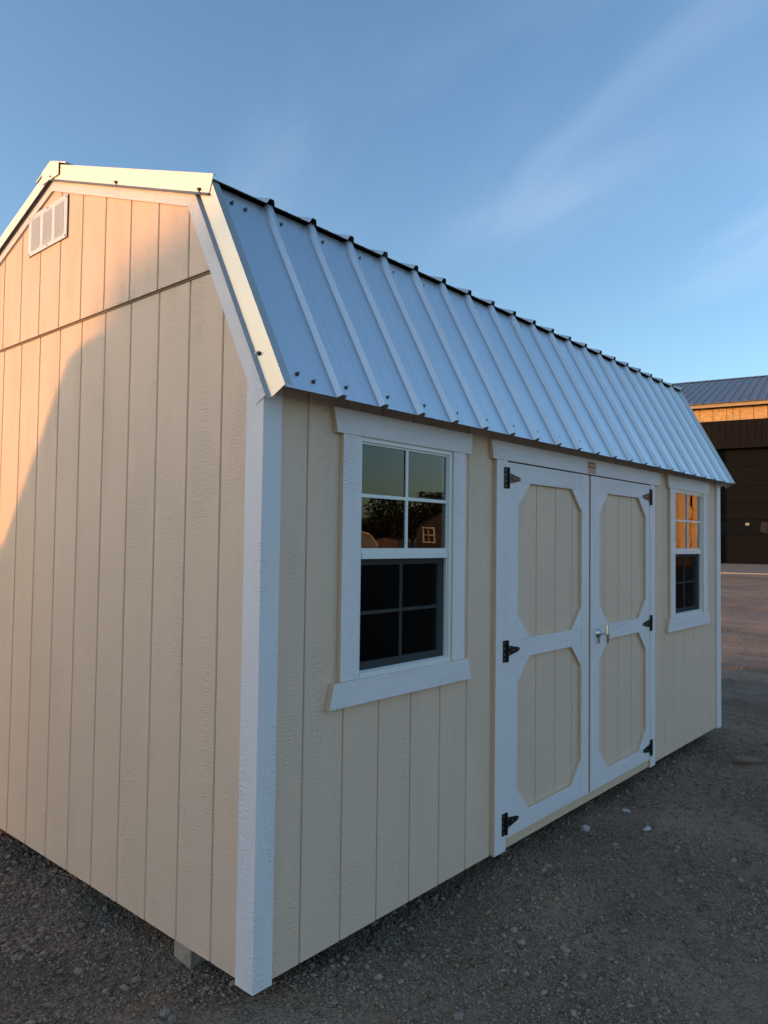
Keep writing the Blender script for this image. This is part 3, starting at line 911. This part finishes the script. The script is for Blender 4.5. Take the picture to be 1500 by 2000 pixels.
# --- gable vent with louvres
VY0, VY1, VZ0, VZ1 = 1.398, 1.790, 2.772, 2.968
XV = T-0.011
vent = part('gable_vent', MB().box(XV-0.0045, XV-0.0005, VY0, VY1, VZ0, VZ1), 'dark_in')
mb = MB()
cols = [VY0+0.026, VY0+0.026+0.120, VY0+0.136+0.010]
bw_ = 0.030; cw = (VY1-VY0-4*bw_)/3
xo, xi = XV-0.0085, XV-0.0048
for k in range(4):
    a = VY0+k*(cw+bw_); mb.box(xo, xi, a, a+bw_, VZ0+0.0202, VZ1-0.0202)
mb.box(xo, xi, VY0, VY1, VZ0, VZ0+0.020); mb.box(xo, xi, VY0, VY1, VZ1-0.020, VZ1)
part('vent_frame', mb, 'vinyl', vent)
NS = 14; pitch_ = (VZ1-VZ0-0.0404)/NS
sm = MB().prism([(-0.0052, -pitch_*0.36), (-0.0100, -pitch_*0.36), (-0.0096, pitch_*0.28), (-0.0060, pitch_*0.28)], 0.0004, cw-0.0004, axis=1)
# prism axis=1 wants (x, z): slat blade leaning out
sm = sm.mesh('slat', 'vinyl')
for k in range(3):
    for j in range(NS):
        attach(link('slat', sm, loc=(XV+0.0002, VY0+bw_+k*(cw+bw_), VZ0+0.0202+(j+0.5)*pitch_)), vent)
for (y, z) in ((VY0+.01, VZ0+.009), (VY1-.01, VZ0+.009), (YC+.04, VZ0+.009), (VY0+.01, VZ1-.009), (VY1-.01, VZ1-.009), (YC+.04, VZ1-.009)):
    o = link('vent_screw', scr_me); o.rotation_mode = 'QUATERNION'
    o.rotation_quaternion = Vector((-1, 0, 0)).to_track_quat('Z', 'Y'); o.location = (xo, y, z); o.scale = (.55, .55, .4)
    attach(o, vent)

# ------------------------------------------------------------------ the large building behind
BQ = Vector((27.406, 6.062, 0.0)); BAZ = R(-79)
bld = thing('storage_building', 'large dark building with orange strand board band above a black overhead door', 'building', BQ, BAZ)
# local axes: +x = along the facade to the right in the picture, +y = into the building (away from the camera)
Zb, Zo, Zh, Zt, Ze = 0.73, 5.07, 6.01, 6.47, 6.645
def bpart(name, mb, mats, parent=None, **kw): return mb.build(name, mats, parent or bld, **kw)
UL, UR, DEP = -9.0, 21.0, 16.0
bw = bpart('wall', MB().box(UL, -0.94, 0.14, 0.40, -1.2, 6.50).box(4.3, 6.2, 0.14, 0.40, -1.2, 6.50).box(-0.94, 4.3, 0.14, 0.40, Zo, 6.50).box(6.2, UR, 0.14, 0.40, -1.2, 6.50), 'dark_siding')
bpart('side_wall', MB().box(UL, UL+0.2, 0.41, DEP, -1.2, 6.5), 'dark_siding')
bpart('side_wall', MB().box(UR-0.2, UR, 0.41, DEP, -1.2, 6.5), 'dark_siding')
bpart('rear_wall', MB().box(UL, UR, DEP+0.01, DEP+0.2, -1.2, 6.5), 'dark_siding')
# brown corrugated header above the door
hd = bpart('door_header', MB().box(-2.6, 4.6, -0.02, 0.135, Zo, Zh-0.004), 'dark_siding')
for k in range(30):
    u = -2.5+k*0.24
    bpart('header_rib', MB().prism([(u-0.03, -0.021), (u-0.015, -0.030), (u+0.015, -0.030), (u+0.03, -0.021)], Zo+0.004, Zh-0.010, axis=2), 'dark_siding', hd)
bpart('header_trim', MB().box(-2.6, 4.6, -0.060, 0.13, Zo-0.10, Zo-0.003), 'dark_siding', hd)
# strand board pieces
us = [-9.0, -7.8, -6.6, -5.4, -4.2, -3.0, -2.4, -1.644, -1.43, -0.97, -0.50, -0.295, -0.057, 0.397, 0.844, 1.32, 1.9, 2.5, 3.1, 3.7, 4.3, 4.9, 5.5, 6.2]
for a, b in zip(us[:-1], us[1:]):
    dy = 0.004*random.random()
    bpart('strand_board', MB().box(a+0.008, b-0.008, 0.085-dy, 0.135, Zh, Zt+0.03), 'osb', bw)
u = 6.2
while u < UR-0.05:
    b = min(u+random.choice((0.30, 0.40, 0.40, 0.61)), UR)
    dy = 0.006*random.random()
    bpart('strand_board', MB().box(u+0.024, b-0.024, 0.085-dy, 0.135, 0.2, Zt+0.03), 'osb', bw)
    u = b
# eave: fascia board, steel roof with ribs
RS = 0.30
bpart('fascia', MB().box(UL-0.3, UR+0.3, -0.22, -0.18, Zt+0.03, Ze), 'pine')
bpart('soffit', MB().box(UL-0.3, UR+0.3, -0.175, 0.20, Zt+0.05, Zt+0.07), 'dark_siding')
rl = 8.3
brf = bpart('roof', MB().prism([(-0.30, Ze), (rl, Ze+RS*(rl+0.30)), (rl, Ze+RS*(rl+0.30)-0.12), (-0.30, Ze-0.02)], UL-0.35, UR+0.35, axis=0)
            .prism([(rl+0.001, Ze+RS*(rl+0.30)), (2*rl+0.3, Ze), (2*rl+0.3, Ze-0.12), (rl+0.001, Ze+RS*(rl+0.30)-0.12)], UL-0.35, UR+0.35, axis=0), 'grey_roof')
ribm = MB().prism([(-0.045, 0), (-0.018, 0.034), (0.018, 0.034), (0.045, 0)], 0, 1, axis=1)
rv = [(x, -0.31+(rl+0.31)*y, Ze+0.001+RS*((rl+0.31)*y)+z-0.003) for (x, y, z) in ribm.v]
ribm.v = rv
rib_me = ribm.mesh('roof_rib', 'grey_roof')
for k in range(int((UR-UL)/0.30)):
    link('roof_rib', rib_me, brf, (UL+0.15+k*0.30, 0, 0))
bpart('ridge_cap', MB().prism([(rl-0.25, Ze+RS*(rl+.05)+0.03), (rl, Ze+RS*(rl+.3)+0.05), (rl+0.25, Ze+RS*(rl+.05)+0.03)], UL-0.35, UR+0.35, axis=0), 'grey_roof', brf)
# sectional overhead door
od = bpart('overhead_door', MB().box(-0.93, 4.29, 0.36, 0.399, Zb-0.05, Zo+0.02), 'door_dark')
secs = [(0.73, 1.32), (1.32, 1.79), (2.36, 2.96), (2.96, 3.60), (3.60, 4.30), (4.30, 5.06)]
for (a, b) in secs:
    s = bpart('door_section', MB().box(-0.925, 4.285, 0.315, 0.355, a+0.006, b-0.006), 'door_dark', od)
    for z in (a+(b-a)*0.33, a+(b-a)*0.66):
        bpart('section_groove', MB().box(-0.925, 4.285, 0.307, 0.3145, z-0.04, z+0.04), 'door_dark', od) if False else None
M['door_glass'] = plain('dark_window', (0.0035, 0.0035, 0.004), 0.3, var=0.05, spec=0.12)
for k in range(7):
    a = -0.86+k*0.70
    fr = bpart('door_window', MB().box(a, a+0.60, 0.32, 0.350, 1.83, 2.32), 'door_glass', od)
for k in range(8):
    a = -0.925+k*0.70 if k else -0.925
    bpart('window_post', MB().box(max(-0.925, a-0.035), min(4.285, a+0.06), 0.316, 0.354, 1.792, 2.358), 'door_dark', od)
bpart('notice', MB().box(0.085, 0.205, 0.312, 0.3145, 2.14, 2.235), 'paper', od)
bpart('window_reflection', MB().prism([(0.56, 1.92), (0.80, 1.86), (0.82, 2.27), (0.60, 2.27)], 0.316, 0.3185, axis=1), plain('grey_reflection', (0.022, 0.022, 0.024), 0.6, spec=0.2), od)  # reflection in the door window, painted as a thin grey sheet
jb = bpart('door_jamb', MB().box(-1.08, -0.935, -0.03, 0.30, -0.6, Zo-0.11), 'dark_siding')
bpart('door_jamb', MB().box(4.295, 4.44, -0.03, 0.30, -0.6, Zo-0.11), 'dark_siding')
# concrete apron with a pale front lip
ap = MB()
ap.add([(-4, 0.30, 0.73), (6.5, 0.30, 0.73), (6.5, -3.0, 0.50), (-4, -3.0, 0.50), (-4, 0.30, -0.6), (6.5, 0.30, -0.6), (6.5, -3.0, -0.6), (-4, -3.0, -0.6)],
       [(0, 3, 2, 1), (4, 5, 6, 7), (0, 1, 5, 4), (1, 2, 6, 5), (2, 3, 7, 6), (3, 0, 4, 7)])
o = ap.build('apron', 'concrete')
o.location = BQ; o.rotation_euler = (0, 0, BAZ)
tag(o, 'concrete apron sloping down from the large overhead door', kind='structure')
o = MB().box(-4, 6.5, -3.14, -3.002, 0.2, 0.515).build('kerb', plain('pale_kerb', (0.42, 0.38, 0.33), 0.85, var=0.2, scale=3))
o.location = BQ; o.rotation_euler = (0, 0, BAZ)
tag(o, 'pale concrete kerb at the foot of the apron', kind='structure')

# ------------------------------------------------------------------ neighbouring sheds and trees (seen in the panes, or unseen and shading the gable; one shed is added)
def simple_shed(name, label, loc, rz, ln, wd, wall_h, brk, peak, wall_mat, roof_mat, trim_mat, gambrel=True, win=None):
    t = thing(name, label, 'shed', loc, rz, None)
    hw = wd/2
    if gambrel: pr = [(-hw, wall_h), (-hw+brk[0], brk[1]), (0, peak), (hw-brk[0], brk[1]), (hw, wall_h)]
    else: pr = [(-hw, wall_h), (0, peak), (hw, wall_h)]
    poly = [(-hw, 0.05)]+pr+[(hw, 0.05)]
    MB().prism(poly[::-1], -ln/2, ln/2, axis=0).build('wall', wall_mat, t)
    e = 0.10
    for i in range(len(pr)-1):
        a, b = pr[i], pr[i+1]
        d = Vector((b[0]-a[0], b[1]-a[1])).normalized(); n = Vector((-d.y, d.x))
        if n.y < 0: n = -n
        a2 = Vector(a)-d*(e if i == 0 else 0.0); b2 = Vector(b)+d*(e if i == len(pr)-2 else 0.0)
        q = [a2+n*0.002, b2+n*0.002, b2+n*0.03, a2+n*0.03]
        MB().prism([tuple(v) for v in q], -ln/2-0.08, ln/2+0.08, axis=0).build('roof_panel', roof_mat, t)
    for sx in (-1, 1):
        for sy in (-1, 1):
            MB().box(sx*(ln/2)-0.05+sx*0.04, sx*(ln/2)+0.05-sx*0.02, sy*hw-0.05+sy*0.04, sy*hw+0.05-sy*0.02, 0.03, wall_h-0.02).build('corner_trim', trim_mat, t)
    for y in (-hw*0.6, hw*0.6):
        MB().box(-ln/2+0.1, ln/2-0.1, y-0.05, y+0.05, -0.25, 0.049).build('skid', 'timber', t)
    dr = MB().box(-0.75, 0.75, hw+0.002, hw+0.03, 0.1, 1.85).build('door', wall_mat, t)
    for xx in (-0.75, -0.02, 0.66):
        MB().box(xx, xx+0.09, hw+0.031, hw+0.045, 0.1, 1.85).build('door_trim', trim_mat, t)
    if win:
        for (x, y, z, face) in win:
            fr = MB()
            w, h = 0.62, 0.9
            fr.box(-w/2, w/2, -0.03, -0.002, 0, 0.07).box(-w/2, w/2, -0.03, -0.002, h-0.07, h).box(-w/2, -w/2+0.07, -0.03, -0.002, 0.0705, h-0.0705).box(w/2-0.07, w/2, -0.03, -0.002, 0.0705, h-0.0705)
            fr.box(-w/2+0.0705, w/2-0.0705, -0.028, -0.004, h/2-0.03, h/2+0.03).box(-0.015, 0.015, -0.028, -0.004, 0.071, h/2-0.0305).box(-0.015, 0.015, -0.028, -0.004, h/2+0.0305, h-0.071)
            wo = fr.build('window', 'vinyl', t, (x, y, z)); wo.rotation_euler = (0, 0, face)
            go = MB().box(-w/2+0.0705, w/2-0.0705, -0.0035, -0.001, 0.0705, h-0.0705).build('pane', 'door_glass', wo)
    return t
M['tan'] = plain('tan_siding', (0.34, 0.22, 0.15), 0.7, var=0.15)
M['brown'] = plain('dark_siding_paint', (0.045, 0.040, 0.038), 0.6, var=0.15)
M['pale'] = plain('pale_siding', (0.45, 0.43, 0.40), 0.6, var=0.1)
M['shingle'] = plain('brown_shingle', (0.10, 0.085, 0.075), 0.85, var=0.3, scale=20)

# shed whose gambrel shadow lies on the lower right of the gable
tanE = math.tan(SUN_EL)
sh = Vector((SDIR.x, SDIR.y, 0)).normalized()
perp = Vector((-sh.y, sh.x, 0))
if perp.y < 0: perp = -perp
D1 = 6.2
shp = Vector((T, 1.35, 0))                       # foot of the shadow's roof break on the gable
NB_BRK = (0.50, 2.21+D1*tanE-GB)
NB_W = 3.30
wl_h = NB_BRK[1]-0.86
ctr = shp+sh*D1-perp*(NB_W/2-NB_BRK[0])
ctr = ctr+sh*2.6
simple_shed('gambrel_shed', 'neighbouring pale gambrel shed whose sharp roofline shadow falls on the gable', (ctr.x, ctr.y, GB), math.atan2(sh.y, sh.x), 5.0, NB_W, wl_h, NB_BRK, NB_BRK[1]+0.40, 'pale', 'steel', 'white_v')
c2 = ctr-perp*(NB_W+2.0)+sh*5.0  # unseen shed added to darken the lower gable
simple_shed('gambrel_shed', 'unseen tan shed with steel roof, added to block low sky glow from the gable', (c2.x, c2.y, GB), math.atan2(sh.y, sh.x), 5.0, NB_W, wl_h, NB_BRK, NB_BRK[1]+0.40, 'tan', 'steel', 'white_v')
D2 = 27.0
shp2 = Vector((T, 0.93, 0))  # unseen caster, placed and shaped for the soft upper shadow
b2h = 2.48+D2*tanE-GB
BW_ = 9.0
ctr = shp2+sh*(D2+4)-perp*(BW_/2-0.55)
simple_shed('tall_shadow_caster', 'unseen shadow caster shaped as a tall dark barn, for the soft upper shadow on the gable', (ctr.x, ctr.y, GB), math.atan2(sh.y, sh.x), 8.0, BW_, b2h-0.95, (0.55, b2h), b2h+1.1, 'brown', 'shingle', 'brown')

# mirror geometry of the panes: the yard east of the camera
MC = Vector((CAM.x, -CAM.y, CAM.z))
def yard(az_deg, dist): return (MC.x+dist*math.cos(R(az_deg)), MC.y+dist*math.sin(R(az_deg)))
def yshed(name, label, az, ds, wd, zw, zb, zp, ln, *mats, gambrel=True, win=None):
    x, y = yard(az, ds); z = H(x, y)
    simple_shed(name, label, (x, y, z), R(az+180), ln, wd, zw-z, (0.45, zb-z) if gambrel else None, zp-z, *mats, gambrel=gambrel, win=win)
yshed('gambrel_shed', 'pale gambrel shed with steel roof far across the yard, mirrored in the near window', -43.2, 60, 3.2, 1.25, 1.85, 2.25, 4.5, 'pale', 'steel', 'white_v')
yshed('gable_shed', 'low tan shed with plain gable roof, mirrored in the near window', -41.0, 70, 2.4, 1.45, 0, 1.80, 4.4, 'tan', 'shingle', 'tan', gambrel=False)
yshed('gable_shed', 'dark brown shed with a white gridded window, mirrored in the near window', -35.3, 47, 4.8, 2.15, 0, 4.0, 5.0, 'brown', 'shingle', 'brown', gambrel=False, win=[(2.5, 1.8, 1.35, R(90))])

def tree(x, y, h, rad, seed, label):
    rg = np.random.default_rng(seed)
    z0 = H(x, y)
    t = thing('broadleaf_tree', label, 'tree', (x, y, z0-0.05), rg.random()*6, 'trees across the yard')
    mb = MB(); hb = h*0.35
    mb.cyl((0, 0, 0), (0.04, 0.02, 1), 0.035*h, hb, 8, 0.022*h)
    tips = []
    for k in range(7):
        a = k*0.9+rg.random(); ln = h*(0.28+0.2*rg.random())
        d = Vector((math.cos(a)*0.7, math.sin(a)*0.7, 0.8+0.3*rg.random())).normalized()
        base = Vector((0.04*hb, 0.02*hb, hb*(0.75+0.25*rg.random())))
        mb.cyl(base, d, 0.014*h, ln, 6, 0.004*h); tips.append(base+d*ln*0.9)
    mb.build('trunk', 'bark', t)
    N = 2600
    cl = [Vector((0, 0, h*0.68))]+tips+[Vector((rg.normal()*rad*.5, rg.normal()*rad*.5, h*(.5+.45*rg.random()))) for _ in range(9)]
    cc = np.array([tuple(c) for c in cl])[rg.integers(0, len(cl), N)]
    dirs = rg.normal(size=(N, 3)); dirs /= np.linalg.norm(dirs, axis=1)[:, None]
    p = cc+dirs*(rad*0.40*rg.random(N)**0.45)[:, None]*np.array([1, 1, .75])
    p[:, 2] = np.clip(p[:, 2], h*0.22, h)
    s = h*0.020*(0.7+0.8*rg.random(N))
    a = rg.normal(size=(N, 3)); b = rg.normal(size=(N, 3))
    a /= np.linalg.norm(a, axis=1)[:, None]; b -= a*(a*b).sum(1)[:, None]; b /= np.linalg.norm(b, axis=1)[:, None]
    a *= s[:, None]*1.5; b *= s[:, None]
    co = np.stack([p-a, p+b*.7, p+a, p-b*.7], 1).reshape(-1, 3)
    me = bpy.data.meshes.new('crown'); np_mesh(me, co, np.arange(N*4).reshape(-1, 4)); me.materials.append(M['leaf'])
    link('crown', me, t)
M['bark'] = plain('bark', (0.06, 0.048, 0.038), 0.9, var=0.3)
tl = NT('leaves')
tg = tl.node('ShaderNodeNewGeometry')
tl.set('Base Color', tl.mix(tg.outputs['Random Per Island'], (0.028, 0.045, 0.016), (0.065, 0.085, 0.030))); tl.set('Roughness', 0.6)
M['leaf'] = tl.m
spec = [(-46.5, 88, 4.4, 'low rounded tree at the left end of the mirrored tree line'),
        (-44.6, 92, 4.6, 'small dark tree second from the left in the mirrored tree line'),
        (-42.8, 86, 4.7, 'bushy tree above the pale gambrel shed in the mirrored tree line'),
        (-41.3, 90, 5.4, 'broad tree above the tan shed in the mirrored tree line'),
        (-40.1, 84, 6.6, 'taller rounded tree right of the tan shed in the mirrored tree line'),
        (-38.7, 88, 6.9, 'tall dark tree in the middle of the mirrored tree line'),
        (-37.3, 85, 7.2, 'tallest tree above the dark shed roof in the mirrored tree line'),
        (-35.8, 90, 7.3, 'wide tree behind the dark shed in the mirrored tree line'),
        (-33.4, 88, 7.0, 'tree at the right end of the mirrored tree line')]
for i, (az, ds, h, lab) in enumerate(spec):
    x, y = yard(az, ds); tree(x, y, h, h*0.66, 40+i, lab)

# ------------------------------------------------------------------ litter and stones on the ground
def crumple(name, x, y, s, mat, seed, flat=0.5, detail=2, z=None):
    rg = random.Random(seed)
    bm = bmesh.new(); bmesh.ops.create_icosphere(bm, subdivisions=detail, radius=1)
    for v in bm.verts:
        k = 1+rg.uniform(-0.35, 0.35)
        v.co = Vector((v.co.x*k*s[0], v.co.y*k*s[1], v.co.z*k*s[2]))
    me = bpy.data.meshes.new(name); bm.to_mesh(me); bm.free()
    me.materials.append(M[mat]); o = link(name, me, None, (x, y, H(x, y)+s[2]*0.55 if z is None else z))
    o.rotation_euler = (rg.uniform(-.2, .2), rg.uniform(-.2, .2), rg.uniform(0, 6))
    return o
M['scrap'] = plain('pale_plastic_scrap', (0.55, 0.46, 0.47), 0.45, var=0.3, scale=40)
M['stone'] = plain('pale_stone', (0.30, 0.245, 0.205), 0.9, var=0.35, scale=60, bump=0.4)
M['scrapwood'] = plain('weathered_scrap_wood', (0.23, 0.165, 0.11), 0.85, var=0.35, scale=30, bump=0.3)
M['flake'] = plain('orange_flake', (0.42, 0.22, 0.05), 0.7)
def gpix(px, py):
    d = fw+rt*((px-750)/FPX)-up*((py-1000)/FPX)
    t = 1.0
    for _ in range(40):
        p = CAM+d*t; dz = p.z-H(p.x, p.y); t += dz/(-d.z)*0.7
    return p.x, p.y
x, y = gpix(1143, 1622); tag(crumple('plastic_scrap', x, y, (.030, .020, .016), 'scrap', 1), 'crumpled pale plastic scrap nearest the door on the gravel', 'litter', 'pale scraps on the gravel')
x, y = gpix(1223, 1587); tag(crumple('plastic_scrap', x, y, (.028, .016, .012), 'scrap', 2), 'crumpled pale plastic scrap farthest from the camera of the three', 'litter', 'pale scraps on the gravel')
x, y = gpix(1263, 1622); tag(crumple('plastic_scrap', x, y, (.034, .015, .012), 'scrap', 3), 'crumpled pale plastic scrap rightmost of the three on the gravel', 'litter', 'pale scraps on the gravel')
x, y = gpix(1460, 1490)
o = MB().prism([(-.105, -.012), (-.055, -.034), (.055, -.036), (.100, -.006), (.062, .040), (-.065, .034)], 0.0, 0.021, axis=2).build('wood_scrap', 'scrapwood', None, (x, y, H(x, y)+0.012), bevel=0.003)
o.rotation_euler = (R(9), R(4), R(-52))
tag(o, 'flat brown wood scrap lying on the gravel at the right', 'wood scrap')
for i, (px, py, s, lab) in enumerate([(322, 1982, .017, 'pale pebble at the bottom edge below the shed corner'), (335, 1994, .015, 'grey pebble touching the pale pebble at the bottom edge'),
                                      (895, 1990, .016, 'rounded grey stone at the bottom centre of the yard'), (1170, 1593, .007, 'tiny white stone between the plastic scraps'),
                                      (1140, 1910, .015, 'smooth grey stone alone in the open gravel'), (1235, 1752, .014, 'small pale stone below the right door leaf')]):
    x, y = gpix(px, py)
    tag(crumple('stone', x, y, (s, s*.85, s*.7), 'stone' if i != 3 else 'scrap', 20+i), lab, 'stone')
x, y = gpix(936, 1815); tag(crumple('orange_flake', x, y, (.010, .006, .004), 'flake', 31), 'tiny orange wood flake on the gravel below the door casing', 'litter')
# curled strands of plastic
M['strand'] = plain('clear_strand', (0.45, 0.45, 0.43), 0.4)
for k, (px, py, lab) in enumerate([(682, 1930, 'thin pale curled plastic strand on the gravel near the wall foot'), (640, 1962, 'shorter curled plastic strand at the bottom edge')]):
    x, y = gpix(px, py); cu = bpy.data.curves.new('plastic_strand', 'CURVE'); cu.dimensions = '3D'; cu.bevel_depth = 0.0007; cu.bevel_resolution = 1
    sp = cu.splines.new('BEZIER'); n = 6; sp.bezier_points.add(n-1)
    for i, bp in enumerate(sp.bezier_points):
        a = i*1.5+k; rr = 0.010+0.002*i
        px_, py_ = x+rr*math.cos(a)+0.004*i, y+rr*math.sin(a)
        bp.co = (px_, py_, H(px_, py_)+0.012+0.006*(i % 2)); bp.handle_left_type = bp.handle_right_type = 'AUTO'
    o = bpy.data.objects.new('plastic_strand_curve', cu); COL.objects.link(o)
    bpy.context.view_layer.update()
    me = bpy.data.meshes.new_from_object(o.evaluated_get(bpy.context.evaluated_depsgraph_get()))
    bpy.data.objects.remove(o, do_unlink=True)
    me.materials.clear(); me.materials.append(M['strand'])
    tag(link('plastic_strand', me), lab, 'litter')
# dry straw bits
M['straw'] = plain('dry_straw', (0.22, 0.17, 0.09), 0.8)
mb = MB()
rs = random.Random(5)
for k in range(260):
    if k % 2: x, y = rs.uniform(-1.3, 0.3), rs.uniform(-0.5, 3.2)
    else: x, y = rs.uniform(0.2, 4.5), rs.uniform(-1.8, 0.1)
    a = rs.uniform(0, 6.28); l = rs.uniform(.015, .06)
    mb.cyl((x, y, H(x, y)+0.006), (math.cos(a), math.sin(a), rs.uniform(-.05, .2)), 0.0008, l, 4, 0.0005)
tag(mb.build('straw', 'straw'), 'bits of dry straw scattered in the gravel', kind='stuff')
